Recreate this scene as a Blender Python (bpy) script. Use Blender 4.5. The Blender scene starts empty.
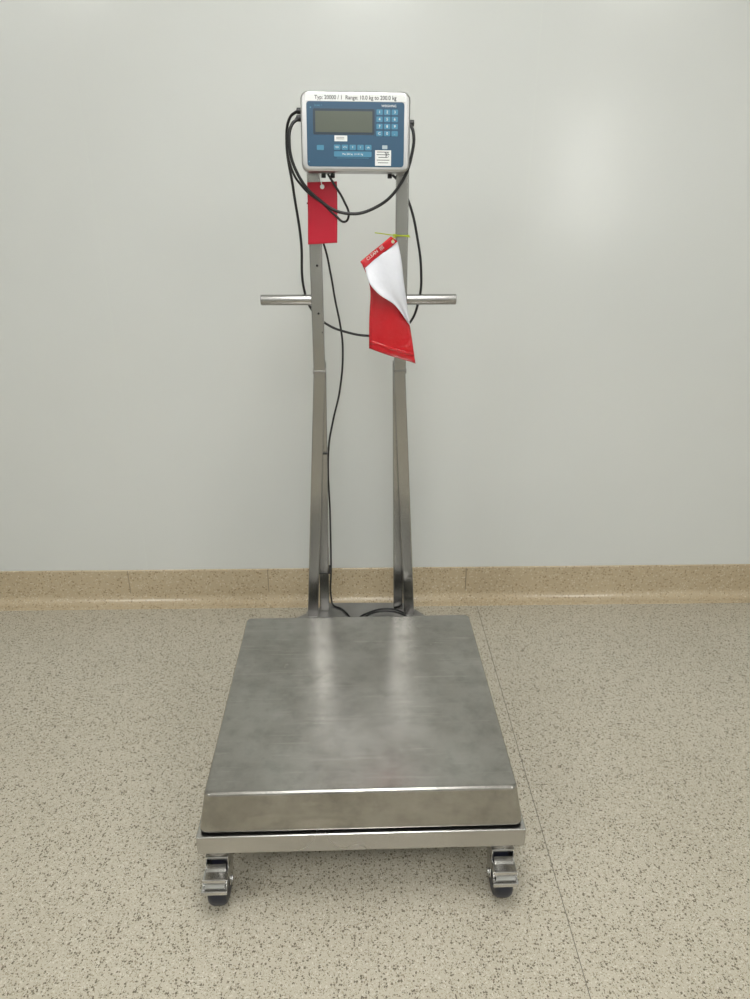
import bpy, bmesh, math, random
from mathutils import Matrix, Vector
random.seed(3)
sc=bpy.context.scene
try:
    sc.view_settings.view_transform='Standard'; sc.view_settings.look='None'
except Exception: pass
COL=sc.collection
# ------------------------------------------------------------ camera
cd=bpy.data.cameras.new('camera'); cam=bpy.data.objects.new('camera',cd); COL.objects.link(cam)
cd.sensor_fit='VERTICAL'; cd.sensor_height=36; cd.lens=36*700/999; cd.clip_start=.02
cam.location=(0,0,1.305); cam.rotation_euler=(math.radians(90-23.1),0,math.radians(-1.15))
sc.camera=cam
# ------------------------------------------------------------ materials
def new(name):
    m=bpy.data.materials.new(name); m.use_nodes=True
    nt=m.node_tree; b=nt.nodes['Principled BSDF']
    return m,nt,b
def N(nt,t,**k):
    n=nt.nodes.new(t)
    for a,v in k.items():
        if a in n.inputs: n.inputs[a].default_value=v
        else: setattr(n,a,v)
    return n
def ramp(nt,stops,interp='LINEAR'):
    r=nt.nodes.new('ShaderNodeValToRGB'); r.color_ramp.interpolation=interp
    e=r.color_ramp.elements
    while len(e)<len(stops): e.new(.5)
    for i,(p,c) in enumerate(stops):
        e[i].position=p; e[i].color=(c if isinstance(c,tuple) else (c,c,c))+(1,)
    return r
def simple(name,col,rough=.5,metal=0,coat=0,bump=0,bscale=200,bdist=.002):
    m,nt,b=new(name)
    b.inputs['Base Color'].default_value=(*col,1); b.inputs['Roughness'].default_value=rough
    b.inputs['Metallic'].default_value=metal; b.inputs['Coat Weight'].default_value=coat
    tc=N(nt,'ShaderNodeTexCoord'); n=N(nt,'ShaderNodeTexNoise'); n.inputs['Scale'].default_value=bscale; n.inputs['Detail'].default_value=3
    nt.links.new(tc.outputs['Object'],n.inputs['Vector'])
    mp=N(nt,'ShaderNodeMapRange'); mp.inputs['To Min'].default_value=max(rough-.05,.02); mp.inputs['To Max'].default_value=min(rough+.05,1)
    nt.links.new(n.outputs['Fac'],mp.inputs['Value']); nt.links.new(mp.outputs[0],b.inputs['Roughness'])
    if bump:
        bp=N(nt,'ShaderNodeBump'); bp.inputs['Strength'].default_value=bump; bp.inputs['Distance'].default_value=bdist
        nt.links.new(n.outputs['Fac'],bp.inputs['Height']); nt.links.new(bp.outputs[0],b.inputs['Normal'])
    return m
def steel(name,c0,c1,rmin,rmax,smudge=5):
    m,nt,b=new(name); L=nt.links.new
    b.inputs['Metallic'].default_value=1
    tc=N(nt,'ShaderNodeTexCoord')
    n=N(nt,'ShaderNodeTexNoise'); n.inputs['Scale'].default_value=smudge; n.inputs['Detail'].default_value=2; n.inputs['Roughness'].default_value=.45
    L(tc.outputs['Object'],n.inputs['Vector'])
    r=ramp(nt,[(.3,c0),(.7,c1)]); L(n.outputs['Fac'],r.inputs[0]); L(r.outputs[0],b.inputs['Base Color'])
    mr=N(nt,'ShaderNodeMapRange'); mr.inputs['From Min'].default_value=.3; mr.inputs['From Max'].default_value=.7
    mr.inputs['To Min'].default_value=rmax; mr.inputs['To Max'].default_value=rmin
    L(n.outputs['Fac'],mr.inputs['Value']); L(mr.outputs[0],b.inputs['Roughness'])
    return m
def pan_steel():
    """worn stainless sheet: cloudy wear, small smudges, faint cross scratches"""
    m,nt,b=new('steel_platform'); L=nt.links.new
    b.inputs['Metallic'].default_value=1
    tc=N(nt,'ShaderNodeTexCoord')
    n=N(nt,'ShaderNodeTexNoise'); n.inputs['Scale'].default_value=8; n.inputs['Detail'].default_value=8; n.inputs['Roughness'].default_value=.64
    L(tc.outputs['Object'],n.inputs['Vector'])
    r=ramp(nt,[(.28,(.315,.303,.278)),(.50,(.392,.382,.357)),(.72,(.455,.446,.422))]); L(n.outputs['Fac'],r.inputs[0])
    s=N(nt,'ShaderNodeTexNoise'); s.inputs['Scale'].default_value=30; s.inputs['Detail'].default_value=6; s.inputs['Roughness'].default_value=.68
    L(tc.outputs['Object'],s.inputs['Vector'])
    sr=ramp(nt,[(.32,.84),(.52,1.0)]); L(s.outputs['Fac'],sr.inputs[0])
    mu=N(nt,'ShaderNodeMix',data_type='RGBA',blend_type='MULTIPLY'); mu.inputs[0].default_value=1; L(r.outputs[0],mu.inputs[6]); L(sr.outputs[0],mu.inputs[7])
    cur=mu.outputs[2]
    for ang,off in ((25,0),(-38,3.3)):
        mp=N(nt,'ShaderNodeMapping'); mp.inputs['Rotation'].default_value=(0,0,math.radians(ang)); mp.inputs['Location'].default_value=(off,off*.7,0); mp.inputs['Scale'].default_value=(6,170,6)
        L(tc.outputs['Object'],mp.inputs[0])
        g=N(nt,'ShaderNodeTexNoise'); g.inputs['Scale'].default_value=1; g.inputs['Detail'].default_value=2; L(mp.outputs[0],g.inputs['Vector'])
        gr=ramp(nt,[(.64,1.0),(.72,1.16)]); L(g.outputs['Fac'],gr.inputs[0])
        m2=N(nt,'ShaderNodeMix',data_type='RGBA',blend_type='MULTIPLY'); m2.inputs[0].default_value=1; L(cur,m2.inputs[6]); L(gr.outputs[0],m2.inputs[7]); cur=m2.outputs[2]
    L(cur,b.inputs['Base Color'])
    mr=N(nt,'ShaderNodeMapRange'); mr.inputs['From Min'].default_value=.3; mr.inputs['From Max'].default_value=.7
    mr.inputs['To Min'].default_value=.275; mr.inputs['To Max'].default_value=.215
    L(n.outputs['Fac'],mr.inputs['Value']); L(mr.outputs[0],b.inputs['Roughness'])
    return m
M_pan=pan_steel()
M_steel=steel('steel_tube',(.375,.370,.360),(.415,.410,.398),.21,.26)
M_base=steel('steel_base_frame',(.46,.45,.43),(.52,.51,.49),.24,.29)
M_house=steel('steel_housing',(.42,.42,.415),(.47,.47,.465),.28,.34)
M_chrome=steel('zinc_chrome',(.50,.50,.49),(.66,.65,.64),.15,.22,20)
M_plate=steel('steel_plate',(.24,.235,.225),(.34,.33,.32),.35,.5,10)
M_black=simple('black_cable_rubber',(.006,.006,.007),.42)
M_dark=simple('gap_hole_shade',(.012,.011,.010),.7)  # near-black colour stands in for shade in pan gap and post holes
M_wheel=simple('wheel_polyurethane',(.008,.010,.022),.4)
M_hub=simple('wheel_hub_grey',(.05,.05,.06),.5)
M_blue=simple('panel_blue',(.010,.060,.118),.35)
M_key=simple('key_light_blue',(.045,.19,.30),.45)
M_lcd=simple('lcd_glass',(.105,.118,.098),.12)
M_bezel=simple('lcd_bezel',(.006,.022,.042),.3)
M_white=simple('label_white',(.68,.69,.68),.5)
M_ink=simple('label_ink',(.02,.02,.025),.5)
M_red=simple('tag_red_card',(.44,.003,.022),.38)
M_redp=simple('pouch_red_plastic',(.48,.002,.010),.12,coat=.5,bump=1.0,bscale=26,bdist=.006)
M_whitep=simple('pouch_white_sheet',(.64,.65,.70),.22,bump=.8,bscale=18,bdist=.006)
M_tie=simple('tie_yellow_green',(.38,.46,.02),.4)
M_grey=simple('key_grey',(.35,.42,.45),.4)
M_ceiling=simple('ceiling_white_paint',(.70,.70,.69),.8)
M_frame=simple('aluminium_trim',(.6,.6,.6),.4,metal=.8)
def mat_wall():
    m,nt,b=new('wall_glossy_vinyl'); L=nt.links.new
    tc=N(nt,'ShaderNodeTexCoord')
    n=N(nt,'ShaderNodeTexNoise'); n.inputs['Scale'].default_value=1.3; n.inputs['Detail'].default_value=4; L(tc.outputs['Object'],n.inputs['Vector'])
    r=ramp(nt,[(.3,(.592,.607,.588)),(.7,(.618,.632,.612))]); L(n.outputs['Fac'],r.inputs[0])
    L(r.outputs[0],b.inputs['Base Color'])
    b.inputs['Roughness'].default_value=.18
    w=N(nt,'ShaderNodeTexNoise'); w.inputs['Scale'].default_value=5; w.inputs['Detail'].default_value=2; L(tc.outputs['Object'],w.inputs['Vector'])
    f=N(nt,'ShaderNodeTexNoise'); f.inputs['Scale'].default_value=260; L(tc.outputs['Object'],f.inputs['Vector'])
    b1=N(nt,'ShaderNodeBump'); b1.inputs['Strength'].default_value=.3; b1.inputs['Distance'].default_value=.005; L(w.outputs['Fac'],b1.inputs['Height'])
    b2=N(nt,'ShaderNodeBump'); b2.inputs['Strength'].default_value=.04; b2.inputs['Distance'].default_value=.001; L(f.outputs['Fac'],b2.inputs['Height']); L(b1.outputs[0],b2.inputs['Normal'])
    L(b2.outputs[0],b.inputs['Normal'])
    return m
M_wall=mat_wall()
M_seam=simple('wall_weld_seam',(.565,.585,.555),.3)
def speck(name,base1,base2,dark,light,darkfrac,lightfrac,rough,scale=150):
    m,nt,b=new(name); L=nt.links.new
    tc=N(nt,'ShaderNodeTexCoord')
    dn=N(nt,'ShaderNodeTexNoise'); dn.inputs['Scale'].default_value=scale*1.6; dn.inputs['Detail'].default_value=2
    L(tc.outputs['Object'],dn.inputs['Vector'])
    sub=N(nt,'ShaderNodeVectorMath',operation='SUBTRACT'); L(dn.outputs['Color'],sub.inputs[0]); sub.inputs[1].default_value=(.5,.5,.5)
    scl=N(nt,'ShaderNodeVectorMath',operation='SCALE'); L(sub.outputs[0],scl.inputs[0]); scl.inputs['Scale'].default_value=.009*150/scale
    add=N(nt,'ShaderNodeVectorMath',operation='ADD'); L(tc.outputs['Object'],add.inputs[0]); L(scl.outputs[0],add.inputs[1])
    big=N(nt,'ShaderNodeTexNoise'); big.inputs['Scale'].default_value=3; big.inputs['Detail'].default_value=5; L(tc.outputs['Object'],big.inputs['Vector'])
    r0=ramp(nt,[(.35,base1),(.65,base2)]); L(big.outputs['Fac'],r0.inputs[0])
    cur=r0.outputs[0]
    def layer(sc_,frac,rad,col,cur,off):
        ad=N(nt,'ShaderNodeVectorMath',operation='ADD'); L(add.outputs[0],ad.inputs[0]); ad.inputs[1].default_value=off
        v=N(nt,'ShaderNodeTexVoronoi'); v.inputs['Scale'].default_value=sc_; L(ad.outputs[0],v.inputs['Vector'])
        sep=N(nt,'ShaderNodeSeparateColor'); L(v.outputs['Color'],sep.inputs[0])
        a=N(nt,'ShaderNodeMath',operation='LESS_THAN'); L(sep.outputs[0],a.inputs[0]); a.inputs[1].default_value=frac
        rr=N(nt,'ShaderNodeMath',operation='MULTIPLY'); L(sep.outputs[1],rr.inputs[0]); rr.inputs[1].default_value=rad
        ra=N(nt,'ShaderNodeMath',operation='ADD'); L(rr.outputs[0],ra.inputs[0]); ra.inputs[1].default_value=.12
        d=N(nt,'ShaderNodeMath',operation='LESS_THAN'); L(v.outputs['Distance'],d.inputs[0]); L(ra.outputs[0],d.inputs[1])
        mu=N(nt,'ShaderNodeMath',operation='MULTIPLY'); L(a.outputs[0],mu.inputs[0]); L(d.outputs[0],mu.inputs[1])
        mx=N(nt,'ShaderNodeMix',data_type='RGBA'); L(mu.outputs[0],mx.inputs[0]); L(cur,mx.inputs[6]); mx.inputs[7].default_value=(*col,1)
        return mx.outputs[2]
    cur=layer(scale*1.3,lightfrac,.45,light,cur,(3.1,1.7,0))
    cur=layer(scale*1.7,darkfrac*1.3,.4,tuple(x*1.8 for x in dark),cur,(.3,5.7,0))
    cur=layer(scale,darkfrac,.42,dark,cur,(7.3,.9,0))
    L(cur,b.inputs['Base Color'])
    b.inputs['Roughness'].default_value=rough
    f=N(nt,'ShaderNodeTexNoise'); f.inputs['Scale'].default_value=180; L(tc.outputs['Object'],f.inputs['Vector'])
    b2=N(nt,'ShaderNodeBump'); b2.inputs['Strength'].default_value=.1; b2.inputs['Distance'].default_value=.001; L(f.outputs['Fac'],b2.inputs['Height']); L(b2.outputs[0],b.inputs['Normal'])
    return m
M_floor=speck('floor_speckled_vinyl',(.445,.408,.325),(.475,.437,.352),(.130,.108,.074),(.58,.550,.470),.48,.38,.36,220)
M_cove=speck('coving_tan_vinyl',(.43,.350,.235),(.47,.390,.27),(.28,.215,.13),(.58,.505,.375),.3,.3,.18,170)
def emis(name,col,s):
    m,nt,b=new(name)
    b.inputs['Base Color'].default_value=(*col,1); b.inputs['Emission Color'].default_value=(*col,1); b.inputs['Emission Strength'].default_value=s
    return m
M_lamp=emis('ceiling_panel_light',(1,1,.980),14.0)
M_window=emis('window_daylight',(1,1,.98),5.0)
# ------------------------------------------------------------ helpers
def finish(name,bm,mat,parent=None,smooth=False,bevel=0,seg=2):
    bmesh.ops.recalc_face_normals(bm,faces=bm.faces)
    me=bpy.data.meshes.new(name); bm.to_mesh(me); bm.free()
    ob=bpy.data.objects.new(name,me); COL.objects.link(ob)
    me.materials.append(mat)
    if smooth:
        for p in me.polygons: p.use_smooth=True
    if bevel:
        md=ob.modifiers.new('bevel','BEVEL'); md.width=bevel; md.segments=seg; md.limit_method='ANGLE'; md.angle_limit=math.radians(40)
        for p in me.polygons: p.use_smooth=True
        wn=ob.modifiers.new('wn','WEIGHTED_NORMAL'); wn.keep_sharp=True
    if parent: ob.parent=parent
    return ob
def addbox(bm,x0,x1,y0,y1,z0,z1):
    vs=[bm.verts.new((x,y,z)) for x in (x0,x1) for y in (y0,y1) for z in (z0,z1)]
    for f in [(0,1,3,2),(4,6,7,5),(0,4,5,1),(2,3,7,6),(0,2,6,4),(1,5,7,3)]:
        bm.faces.new([vs[i] for i in f])
def box(name,x0,x1,y0,y1,z0,z1,mat,parent=None,bevel=0):
    bm=bmesh.new(); addbox(bm,x0,x1,y0,y1,z0,z1); return finish(name,bm,mat,parent,bevel=bevel)
def sweep_sq(bm,pts,w,d):
    rings=[]
    for p in pts:
        x,y,z=p
        rings.append([bm.verts.new((x+sx*w/2,y+sy*d/2,z)) for sx,sy in ((-1,-1),(1,-1),(1,1),(-1,1))])
    for a,b in zip(rings,rings[1:]):
        for i in range(4): bm.faces.new((a[i],a[(i+1)%4],b[(i+1)%4],b[i]))
    bm.faces.new(rings[0]); bm.faces.new(rings[-1])
def cyl(bm,c,axis,r,l,seg=32,r2=None):
    a=Vector(axis).normalized(); q=a.to_track_quat('Z','Y').to_matrix().to_4x4()
    bmesh.ops.create_cone(bm,cap_ends=True,segments=seg,radius1=r,radius2=r if r2 is None else r2,depth=l,matrix=Matrix.Translation(c)@q)
def rrect(hx,hy,r,n=5):
    out=[]
    for cx,cy,a0 in ((hx-r,hy-r,0),(-hx+r,hy-r,90),(-hx+r,-hy+r,180),(hx-r,-hy+r,270)):
        for i in range(n+1):
            a=math.radians(a0+90*i/n); out.append((cx+r*math.cos(a),cy+r*math.sin(a)))
    return out
def loft(bm,rings,cap0=True,cap1=True):
    vr=[[bm.verts.new(p) for p in r] for r in rings]
    n=len(vr[0])
    for a,b in zip(vr,vr[1:]):
        for i in range(n): bm.faces.new((a[i],a[(i+1)%n],b[(i+1)%n],b[i]))
    if cap0: bm.faces.new(vr[0])
    if cap1: bm.faces.new(vr[-1])
def cable(name,pts,r,mat,parent):
    cu=bpy.data.curves.new(name,'CURVE'); cu.dimensions='3D'; cu.bevel_depth=r; cu.bevel_resolution=3; cu.resolution_u=12; cu.use_fill_caps=True
    sp=cu.splines.new('BEZIER'); sp.bezier_points.add(len(pts)-1)
    for b,p in zip(sp.bezier_points,pts):
        b.co=p; b.handle_left_type='AUTO'; b.handle_right_type='AUTO'
    ob=bpy.data.objects.new(name+'_c',cu); COL.objects.link(ob)
    dg=bpy.context.evaluated_depsgraph_get(); dg.update()
    me=bpy.data.meshes.new_from_object(ob.evaluated_get(dg)); me.name=name
    bpy.data.objects.remove(ob)
    o2=bpy.data.objects.new(name,me); COL.objects.link(o2); me.materials.clear(); me.materials.append(mat)
    for p in me.polygons: p.use_smooth=True
    o2.parent=parent; return o2
def text(name,s,size,loc,mat,parent,rot=(90,0,0),sx=1,bold=0):
    cu=bpy.data.curves.new(name,'FONT'); cu.body=s; cu.size=size; cu.align_x='CENTER'; cu.align_y='CENTER'; cu.extrude=.0001; cu.offset=bold
    ob=bpy.data.objects.new(name+'_c',cu); COL.objects.link(ob)
    dg=bpy.context.evaluated_depsgraph_get(); dg.update()
    me=bpy.data.meshes.new_from_object(ob.evaluated_get(dg)); bpy.data.objects.remove(ob)
    o2=bpy.data.objects.new(name,me); COL.objects.link(o2); me.materials.clear(); me.materials.append(mat)
    o2.location=loc; o2.rotation_euler=[math.radians(a) for a in rot]; o2.scale=(sx,1,1); o2.parent=parent; return o2
# ------------------------------------------------------------ room
X0,X1,Y0,Y1,ZC=-2.3,2.7,-3.0,2.15,2.75
box('floor',X0,X1,Y0,Y1,-.05,0,M_floor)
box('ceiling',X0,X1,Y0,Y1,ZC,ZC+.05,M_ceiling)
box('wall_back',X0,X1,Y1,Y1+.06,0,ZC,M_wall)
box('wall_front',X0,X1,Y0-.06,Y0,0,ZC,M_wall)
box('wall_left',X0-.06,X0,Y0,Y1,0,ZC,M_wall)
box('wall_right',X1,X1+.06,Y0,Y1,0,ZC,M_wall)
for i,x in enumerate((-.745,.475)):
    box('trim_%d'%(i+1),x-.0008,x+.0008,Y1-.0003,Y1,.13,ZC,M_seam)
def coving(name,p0,p1,inward):
    prof=[(0,.130),(.003,.1295),(.0045,.127),(.0045,.045)]
    R=.030
    for i in range(9):
        a=math.radians(90*i/8); prof.append((.0045+R-R*math.cos(a),.0035+R-R*math.sin(a)))
    prof+= [(.044,.0015),(.047,0),(0,0)]
    bm=bmesh.new(); iv=Vector(inward)
    r=[]
    for p in (p0,p1):
        r.append([bm.verts.new(Vector(p)+iv*d+Vector((0,0,h))) for d,h in prof])
    n=len(prof)
    for i in range(n): bm.faces.new((r[0][i],r[0][(i+1)%n],r[1][(i+1)%n],r[1][i]))
    bm.faces.new(r[0]); bm.faces.new(r[1])
    return finish(name,bm,M_cove,smooth=False)
coving('baseboard_back',(X0,Y1,0),(X1,Y1,0),(0,-1,0))
coving('baseboard_left',(X0,Y0,0),(X0,Y1,0),(1,0,0))
coving('baseboard_right',(X1,Y0,0),(X1,Y1,0),(-1,0,0))
coving('baseboard_front',(X0,Y0,0),(X1,Y0,0),(0,1,0))
M_joint=simple('joint_sealant',(.25,.20,.13),.5)
bm=bmesh.new()
for x in (-.813,-.33,.362): addbox(bm,x-.0016,x+.0016,Y1-.0054,Y1-.0040,.040,.128)
finish('trim_3',bm,M_joint)
M_fseam=simple('floor_weld_seam',(.15,.135,.105),.5)
box('trim_4',.3984,.4001,Y0,Y1-.047,0,.0004,M_fseam)
for cx,cy in ((.03,-1.05),(.03,.75),(-1.9,-.9),(1.95,-.9)):
    e=bpy.data.objects.new('ceiling_light_panel',None); COL.objects.link(e); e.location=(cx,cy,ZC)
    bm=bmesh.new(); addbox(bm,-.29,.29,-.59,.59,-.022,-.012); finish('diffuser',bm,M_lamp,e)
    bm=bmesh.new()
    for a in ((-.32,.32,-.62,-.59),(-.32,.32,.59,.62),(-.32,-.29,-.59,.59),(.29,.32,-.59,.59)): addbox(bm,*a,-.025,0)
    finish('frame',bm,M_frame,e,bevel=.002)
wf=bpy.data.objects.new('window_1',None); COL.objects.link(wf); wf.location=(2.18,Y0,1.60)
box('pane',-.28,.28,.004,.010,-.56,.56,M_window,wf)
bm=bmesh.new()
for a in ((-.34,.34,0,.03,-.62,-.56),(-.34,.34,0,.03,.56,.62),(-.34,-.28,0,.03,-.56,.56),(.28,.34,0,.03,-.56,.56)): addbox(bm,*a)
finish('frame',bm,M_frame,wf,bevel=.003)
# ------------------------------------------------------------ platform scale
SM=Matrix.Translation((-.0087,1.3104,0))@Matrix.Rotation(math.radians(.65),4,'Z')
root=bpy.data.objects.new('platform_scale',None); COL.objects.link(root); root.matrix_world=SM
bm=bmesh.new(); rings=[]
for hx,hy,z,r in ((.290,.296,.2750,.008),(.2955,.3015,.2743,.010),(.2985,.3045,.2715,.012),(.2995,.3055,.267,.0125),(.3125,.3165,.195,.014),(.3128,.3168,.191,.014),(.3105,.3145,.191,.012),(.2970,.3030,.266,.010)):
    rings.append([(x,y,z) for x,y in rrect(hx,hy,r)])
loft(bm,rings,True,False)
ob=finish('weighing_pan',bm,M_pan,root,smooth=True)
wn=ob.modifiers.new('wn','WEIGHTED_NORMAL'); wn.weight=90
box('load_cell_frame',-.300,.300,-.304,.304,.178,.205,M_dark,root,bevel=.002)  # solid black box, coloured as the shade in the gap under the pan
bm=bmesh.new()
addbox(bm,-.319,.319,-.323,-.293,.140,.184); addbox(bm,-.319,.319,.290,.320,.140,.184)
addbox(bm,-.319,-.289,-.293,.290,.140,.184); addbox(bm,.289,.319,-.293,.290,.140,.184)
addbox(bm,-.289,.289,-.02,.02,.142,.180)
finish('base_frame',bm,M_base,root,bevel=.003)
def caster(name,x,y,front):
    e=bpy.data.objects.new(name,None); COL.objects.link(e); e.parent=root; e.location=(x,y,0)
    if not front: e.rotation_euler=(0,0,math.radians(180))
    wy=-.018; R=.047
    bm=bmesh.new(); addbox(bm,-.030,.030,-.030,.042,.134,.140)
    finish('top_plate',bm,M_chrome,e,bevel=.0015)
    bm=bmesh.new()
    cyl(bm,(0,.006,.128),(0,0,1),.025,.012,32); cyl(bm,(0,.006,.1195),(0,0,1),.020,.008,32,.025)
    finish('swivel_head',bm,M_chrome,e,bevel=.0012)
    bm=bmesh.new()
    for s in (-1,1):
        v=[(s*.0225,-.026,.116),(s*.0225,.030,.116),(s*.0225,.006,.040),(s*.0225,wy+.004,.034),(s*.0225,wy-.010,.040)]
        a=[bm.verts.new(p) for p in v]; b_=[bm.verts.new((p[0]-s*.0025,p[1],p[2])) for p in v]
        bm.faces.new(a); bm.faces.new(b_)
        for i in range(5): bm.faces.new((a[i],a[(i+1)%5],b_[(i+1)%5],b_[i]))
    addbox(bm,-.0225,.0225,-.026,.030,.112,.117)
    finish('fork',bm,M_chrome,e,bevel=.001)
    bm=bmesh.new()
    W_=.0185
    prof=[(-W_,.020),(-W_,R-.010),(-W_+.0015,R-.005),(-.012,R-.0015),(-.006,R),(.006,R),(.012,R-.0015),(W_-.0015,R-.005),(W_,R-.010),(W_,.020)]
    loft(bm,[[(px_,wy+rr*math.cos(2*math.pi*k/56),R+rr*math.sin(2*math.pi*k/56)) for k in range(56)] for px_,rr in prof])
    ob=finish('wheel',bm,M_wheel,e,smooth=True); ob.modifiers.new('wn','WEIGHTED_NORMAL')
    bm=bmesh.new(); cyl(bm,(0,wy,R),(1,0,0),.025,.039,32); finish('hub',bm,M_hub,e,bevel=.002)
    bm=bmesh.new(); cyl(bm,(0,wy,R),(1,0,0),.006,.054,6); cyl(bm,(-.0245,wy,R),(1,0,0),.008,.003,6); cyl(bm,(.0245,wy,R),(1,0,0),.008,.003,6)
    finish('axle_bolt',bm,M_chrome,e,bevel=.0006)
    bm=bmesh.new()
    def arcplate(r0,a0,a1,hw,th,n=10):
        o=[];i_=[]
        for k in range(n+1):
            a=math.radians(a0+(a1-a0)*k/n); c,s=math.cos(a),math.sin(a)
            o.append((wy-r0*c,R+r0*s)); i_.append((wy-(r0-th)*c,R+(r0-th)*s))
        poly=o+i_[::-1]
        loft(bm,[[(-hw,y_,z_) for y_,z_ in poly],[(hw,y_,z_) for y_,z_ in poly]])
    arcplate(.0555,34,80,.0190,.0025)
    addbox(bm,-.0255,.0245,-.070,-.050,.0740,.0775)
    addbox(bm,-.0255,.0245,-.0715,-.0685,.0690,.0775)
    addbox(bm,-.0230,.0220,-.060,-.036,.0940,.0970)
    addbox(bm,-.0230,.0220,-.0615,-.0590,.0880,.0970)
    finish('brake_pedal',bm,M_chrome,e,bevel=.001)
    bm=bmesh.new(); cyl(bm,(0,-.055,.085),(1,0,0),.0040,.046,16)
    cyl(bm,(-.023,-.055,.085),(1,0,0),.0060,.003,6); cyl(bm,(.023,-.055,.085),(1,0,0),.0060,.003,6)
    for s in (-1,1): addbox(bm,s*.0215-.0015,s*.0215+.0015,-.058,-.010,.078,.092)
    finish('brake_pivot',bm,M_chrome,e,bevel=.0008)
caster('caster_1',-.287,-.285,True); caster('caster_2',.281,-.285,True)
caster('caster_3',-.287,.285,False); caster('caster_4',.281,.285,False)
bm=bmesh.new()
pl=[(-.200,.317),(.212,.317),(.212,.385),(.139,.483),(-.084,.489),(-.185,.405),(-.200,.385)]
a=[bm.verts.new((x,y,.205)) for x,y in pl]; b_=[bm.verts.new((x,y,.199)) for x,y in pl]
bm.faces.new(a); bm.faces.new(b_)
for i in range(len(pl)): bm.faces.new((a[i],a[(i+1)%len(pl)],b_[(i+1)%len(pl)],b_[i]))
finish('rear_bracket_plate',bm,M_plate,root,bevel=.001)
bm=bmesh.new()
addbox(bm,-.150,-.110,.318,.445,.150,.200); addbox(bm,.125,.165,.318,.445,.150,.200); addbox(bm,-.110,.125,.40,.43,.155,.200)
finish('rear_bracket_beam',bm,M_steel,root,bevel=.002)
for s,xa,xb,xt,xbr0,xbr1,nm in ((-1,-.131,-.091,-.0905,-.088,-.098,'left'),(1,.147,.1105,.111,.108,.117,'right')):
    bm=bmesh.new()
    sweep_sq(bm,[(xa,.425,.205),(xb,.438,.905),(xt,.437,.925),(xt,.437,1.455)],.029,.028)
    finish('upright_%s'%nm,bm,M_steel,root,bevel=.003)
    bm=bmesh.new()
    sweep_sq(bm,[(xbr1,.456,.205),(xbr0,.464,.930)],.027,.026)
    finish('brace_%s'%nm,bm,M_steel,root,bevel=.003)
    bm=bmesh.new(); addbox(bm,xt-.0158,xt+.0158,.4218,.4535,.912,.916)
    addbox(bm,xt+s*.0145-.002,xt+s*.0145+.002,.424,.448,.907,.918)
    finish('weld_bead_%s'%nm,bm,M_plate,root,bevel=.0012)
    bm=bmesh.new(); addbox(bm,xa-.019,xa+.019,.405,.44,.205,.208); finish('foot_weld_%s'%nm,bm,M_plate,root,bevel=.001)
bm=bmesh.new()
for z in (1.165,1.055): cyl(bm,(-.088,.4225,z),(0,1,0),.0028,.002,16)
cyl(bm,(-.080,.4225,1.01),(0,1,0),.0018,.002,12)
finish('post_holes',bm,M_dark,root)  # solid dark discs, shade of the holes put into their colour
for nm,x0,x1 in (('left',-.227,-.100),('right',.120,.246)):
    bm=bmesh.new(); cyl(bm,((x0+x1)/2,.44,1.085),(1,0,0),.0125,x1-x0,32)
    finish('handle_%s'%nm,bm,M_steel,root,bevel=.002)
bm=bmesh.new(); addbox(bm,-.085,.105,.428,.446,1.395,1.435); finish('mounting_crossbar',bm,M_steel,root,bevel=.002)
bm=bmesh.new()
for z in (.690,.33,1.30):
    x=-.094 if z<.9 else -.0905; y=.459 if z<.9 else .437
    addbox(bm,x-.0165,x+.0165,y-.0165,y+.03,z-.002,z+.002)
finish('cable_ties',bm,M_black,root,bevel=.0005)
# ------------------------------------------------------------ display terminal
D=bpy.data.objects.new('display_terminal',None); COL.objects.link(D); D.parent=root
D.location=(.005,.352,1.439); D.rotation_euler=(math.radians(-6),math.radians(.5),0)
bm=bmesh.new(); rings=[]
for hx,hz,y,r in ((.1085,.0710,.0,.010),(.1125,.0740,.0006,.0125),(.1145,.0760,.003,.0145),(.1150,.0765,.006,.015),(.1150,.0765,.036,.015),(.1130,.0745,.042,.013),(.095,.058,.066,.010),(.092,.055,.068,.009)):
    rings.append([(x,y,z) for x,z in rrect(hx,hz,r)])
loft(bm,rings); ob=finish('housing',bm,M_house,D,smooth=True); ob.modifiers.new('wn','WEIGHTED_NORMAL')
def panel(name,hx,hz,cx,cz,y0,y1,r,mat):
    bm=bmesh.new()
    loft(bm,[[(cx+x,y1,cz+z) for x,z in rrect(hx,hz,r)],[(cx+x,y0+.0002,cz+z) for x,z in rrect(hx,hz,r)],[(cx+x*.998,y0,cz+z*.998) for x,z in rrect(hx,hz,r)]])
    return finish(name,bm,mat,D)
panel('face_label',.1025,.0620,0,-.0055,-.0010,.001,.006,M_blue)
panel('header_label',.1045,.0066,0,.0640,-.0010,.001,.001,M_white)
panel('lcd_bezel',.0645,.0245,-.0245,.0185,-.0016,0,.003,M_bezel)
panel('lcd_screen',.0600,.0200,-.0245,.0185,-.0022,-.001,.001,M_lcd)
bm=bmesh.new()
for i in range(3):
    for j in range(4):
        cx=.0505+i*.0160; cz=.0375-j*.0135
        loft(bm,[[(cx+x,y_,cz+z) for x,z in rrect(.0066,.0050,.0015,3)] for y_ in (-.0005,-.0018)])
for i in range(5):
    cx=-.0390+i*.0165; cz=-.0300
    loft(bm,[[(cx+x,y_,cz+z) for x,z in rrect(.0068,.0050,.0015,3)] for y_ in (-.0005,-.0018)])
loft(bm,[[(-.0745+x,y_,-.031+z) for x,z in rrect(.0075,.0048,.0015,3)] for y_ in (-.0005,-.0018)])
finish('keypad',bm,M_key,D)
panel('power_key',.0055,.0035,.0620,-.0290,-.0018,0,.001,M_grey)
panel('info_strip',.0400,.0052,-.0060,-.0430,-.0014,0,.002,M_key)
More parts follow.
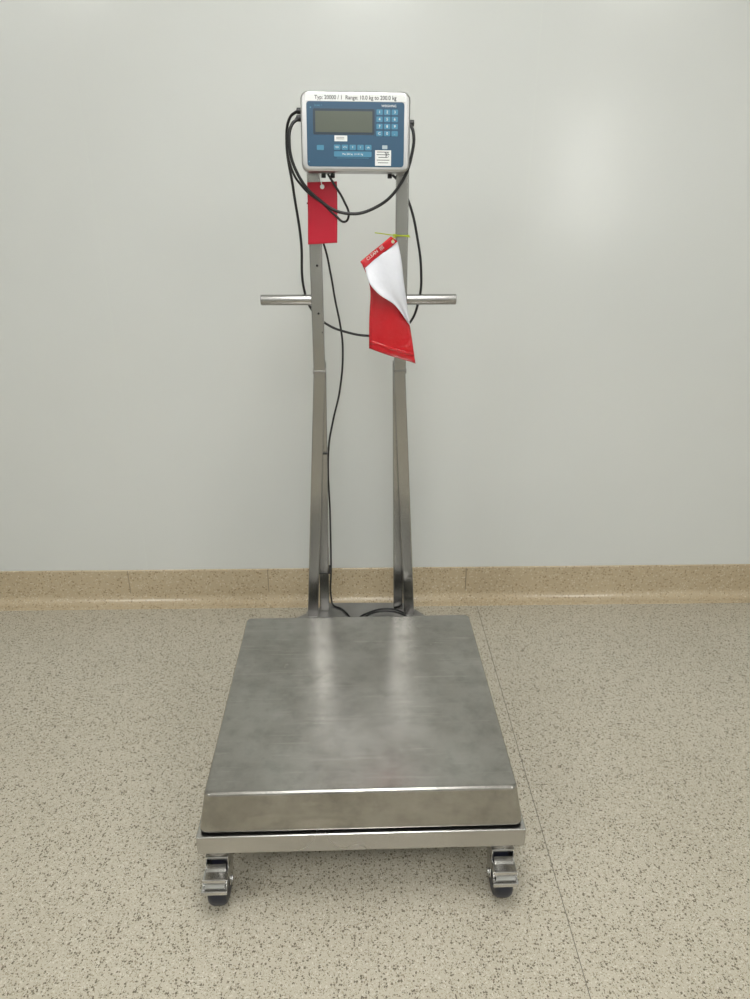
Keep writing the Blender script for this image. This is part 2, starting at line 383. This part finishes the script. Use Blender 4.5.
panel('info_line',.0340,.0005,-.0060,-.0505,-.0017,0,.0002,M_key)
panel('calibration_sticker',.0135,.0055,-.0310,-.0130,-.0016,0,.0005,M_white)
panel('asset_sticker',.0170,.0150,.0585,-.0500,-.0020,0,.0005,M_white)
bm=bmesh.new()
for j,(w) in enumerate((.026,.028,.020,.027,.022)):
    z=-.0385-j*.0052
    addbox(bm,.0585-w/2,.0585+w/2,-.0024,-.0019,z-.0006,z+.0006)
for i in range(5):
    for j in range(5):
        if random.random()<.5:
            x=.062+i*.0018; z=-.041-j*.0018; addbox(bm,x,x+.0016,-.0025,-.0020,z,z+.0016)
for j in range(2): addbox(bm,-.041,-.024,-.0020,-.0015,-.0115-j*.003,-.0107-j*.003)
finish('sticker_print',bm,M_ink,D)
text('header_text','Typ: 20000 / 1  Range: 10.0 kg to 200.0 kg',.0104,(0,-.0012,.0637),M_ink,D,sx=.96,bold=.00015)
text('logo_text','WEIGHING',.0062,(.070,-.0012,.0490),M_white,D)
text('model_text','Scale 1',.0058,(-.078,-.0012,.0490),M_key,D)
keys='123456789C0.'
for n_,ch in enumerate(keys):
    i=n_%3; j=n_//3
    text('key_text_%d'%n_,ch,.0072,(.0505+i*.016,-.0020,.0375-j*.0135),M_white,D)
for i,ch in enumerate(('>0<','>T<','F','I','ok')):
    text('function_key_text_%d'%i,ch,.0050,(-.0390+i*.0165,-.0020,-.0300),M_white,D)
text('info_text','Max 300 kg   d = 0.1 kg',.0046,(-.006,-.0016,-.0430),M_white,D)
bm=bmesh.new()
for p in ((-.0985,-.058),(-.094,.045)): cyl(bm,(p[0],-.0012,p[1]),(0,1,0),.0014,.001,12)
finish('face_marks',bm,M_key,D)
bm=bmesh.new(); cyl(bm,(-.119,.020,.028),(1,0,0),.0065,.012,16); cyl(bm,(-.119,.034,.045),(1,0,0),.0065,.012,16); cyl(bm,(.119,.022,.022),(1,0,0),.0065,.012,16)
for x in (-.07,-.05,.075): cyl(bm,(x,.035,-.080),(0,0,1),.005,.010,16)
finish('cable_glands',bm,M_black,D,bevel=.001)
# ------------------------------------------------------------ cables
cable('signal_cable_loop',[(-.117,.385,1.481),(-.135,.40,1.470),(-.146,.42,1.431),(-.138,.45,1.328),(-.126,.46,1.220),(-.124,.475,1.106),(-.105,.493,1.050),(-.072,.493,1.019),(-.02,.493,.998),(.037,.492,.989),(.085,.493,.992),(.130,.485,1.014),(.158,.465,1.081),(.161,.46,1.151),(.150,.46,1.225),(.131,.46,1.296),(.108,.46,1.340),(.082,.42,1.364)],.0031,M_black,root)
cable('front_cable_loop',[(-.117,.372,1.464),(-.128,.365,1.455),(-.136,.360,1.422),(-.122,.360,1.361),(-.076,.365,1.307),(-.020,.365,1.280),(.046,.365,1.291),(.100,.362,1.336),(.127,.362,1.404),(.128,.365,1.440),(.120,.374,1.458)],.0034,M_black,root)
cable('side_cable',[(-.118,.385,1.470),(-.140,.392,1.440),(-.136,.395,1.370),(-.110,.398,1.330),(-.070,.400,1.300),(-.042,.395,1.275),(-.020,.385,1.262),(-.012,.38,1.275),(-.022,.38,1.305),(-.044,.385,1.340),(-.060,.390,1.365)],.0026,M_black,root)
cable('power_cable',[(-.085,.49,1.235),(-.072,.486,1.205),(-.058,.482,1.140),(-.049,.482,1.081),(-.036,.482,1.010),(-.032,.482,.958),(-.041,.482,.855),(-.062,.482,.765),(-.074,.482,.700),(-.076,.482,.485),(-.077,.480,.33),(-.079,.478,.226),(-.074,.470,.210),(-.050,.450,.2085),(-.034,.425,.2085),(-.018,.380,.2085)],.0026,M_black,root)
cable('base_cable_coil',[(.000,.35,.2085),(.004,.400,.2085),(.030,.425,.2085),(.078,.444,.209),(.120,.430,.209),(.135,.405,.209),(.120,.385,.209),(.070,.400,.2095),(.010,.385,.2095),(-.005,.36,.210)],.0028,M_black,root)
cable('base_cable',[(.010,.37,.2145),(.030,.405,.2145),(.077,.422,.2145),(.125,.405,.2145),(.150,.37,.2145)],.0028,M_black,root)
# ------------------------------------------------------------ red tag
def sheet(name,left,right,yf,mat,nv=24,nu=12,thick=.0008,parent=None):
    def samp(pl,t):
        n=len(pl)-1; f=t*n; i=min(int(f),n-1); k=f-i
        p0=pl[max(i-1,0)];p1=pl[i];p2=pl[i+1];p3=pl[min(i+2,n)]
        return tuple(.5*((2*p1[c])+(-p0[c]+p2[c])*k+(2*p0[c]-5*p1[c]+4*p2[c]-p3[c])*k*k+(-p0[c]+3*p1[c]-3*p2[c]+p3[c])*k**3) for c in (0,1))
    bm=bmesh.new(); g=[]
    for j in range(nv+1):
        v=j/nv; a=samp(left,v); b=samp(right,v); row=[]
        for i in range(nu+1):
            u=i/nu; row.append(bm.verts.new((a[0]+(b[0]-a[0])*u,yf(u,v),a[1]+(b[1]-a[1])*u)))
        g.append(row)
    for j in range(nv):
        for i in range(nu): bm.faces.new((g[j][i],g[j][i+1],g[j+1][i+1],g[j+1][i]))
    ob=finish(name,bm,mat,parent,smooth=True)
    md=ob.modifiers.new('solid','SOLIDIFY'); md.thickness=thick; md.offset=0
    return ob
T=bpy.data.objects.new('red_tag',None); COL.objects.link(T); T.matrix_world=SM
sheet('tag_card',[(-.103,1.343),(-.104,1.29),(-.106,1.213)],[(-.037,1.345),(-.037,1.29),(-.039,1.217)],lambda u,v:.398+.004*math.sin(3*v+u*2),M_red,parent=T)
bm=bmesh.new(); bmesh.ops.create_cone(bm,cap_ends=True,segments=24,radius1=.0048,radius2=.0048,depth=.0006,matrix=Matrix.Translation((-.070,.3975,1.334))@Matrix.Rotation(math.pi/2,4,'X'))
finish('eyelet',bm,M_white,T)
cable('tag_string',[(-.070,.3965,1.334),(-.074,.394,1.352),(-.082,.41,1.37),(-.088,.42,1.385)],.0010,M_white,T)
# ------------------------------------------------------------ plastic pouch
P=bpy.data.objects.new('red_plastic_pouch',None); COL.objects.link(P); P.matrix_world=SM
sheet('pouch_back',[(.018,1.168),(.030,1.140),(.037,1.105),(.034,1.045),(.033,.975)],[(.092,1.215),(.104,1.160),(.112,1.100),(.130,1.035),(.147,.938)],lambda u,v:.400+.006*math.sin(5*u+3*v)-.010*v*u,M_redp,parent=P)
sheet('pouch_top_strip',[(.013,1.176),(.024,1.162)],[(.083,1.231),(.099,1.220)],lambda u,v:.388+.004*math.sin(6*u),M_redp,nv=4,nu=20,parent=P)
sheet('pouch_white_flap',[(.024,1.163),(.033,1.132),(.056,1.106),(.094,1.080),(.127,1.036)],[(.099,1.221),(.108,1.180),(.114,1.136),(.122,1.085),(.131,1.031)],lambda u,v:.389-.022*math.sin(math.pi*min(1,v*1.05))*(1-u*.75)+.003*math.sin(7*u),M_whitep,nv=30,nu=16,parent=P)
sheet('pouch_seal_band',[(.0335,.996),(.0335,.989)],[(.1425,.963),(.1440,.956)],lambda u,v:.3985+.006*math.sin(5*u+3*.93)-.010*.93*u,M_redp,nv=3,nu=16,parent=P)
text('pouch_print','CLEAN  ||||',.010,(.047,.3835,1.1955),M_white,P,rot=(90,-38,0))
bm=bmesh.new(); cyl(bm,(.088,.385,1.2195),(0,1,0),.0035,.002,16); finish('pouch_eyelet',bm,M_white,P)
bm=bmesh.new()
for a in ((.0945,.1275,.4205,.4225),(.0945,.1275,.4515,.4535),(.0935,.0955,.4205,.4535),(.1265,.1285,.4205,.4535)): addbox(bm,*a,1.2285,1.2325)
addbox(bm,.090,.097,.4135,.4215,1.2265,1.2345)
finish('tie_loop',bm,M_tie,P,bevel=.0004)
cable('tie_tail',[(.130,.418,1.228),(.105,.414,1.2315),(.085,.408,1.2330),(.060,.405,1.2365),(.047,.404,1.2380)],.0013,M_tie,P)
cable('tie_hook',[(.093,.415,1.230),(.089,.395,1.227),(.088,.383,1.2195),(.090,.400,1.224)],.0012,M_tie,P)
w=bpy.data.worlds.new('world'); sc.world=w; w.use_nodes=True
w.node_tree.nodes['Background'].inputs[0].default_value=(.8,.85,.9,1); w.node_tree.nodes['Background'].inputs[1].default_value=.3
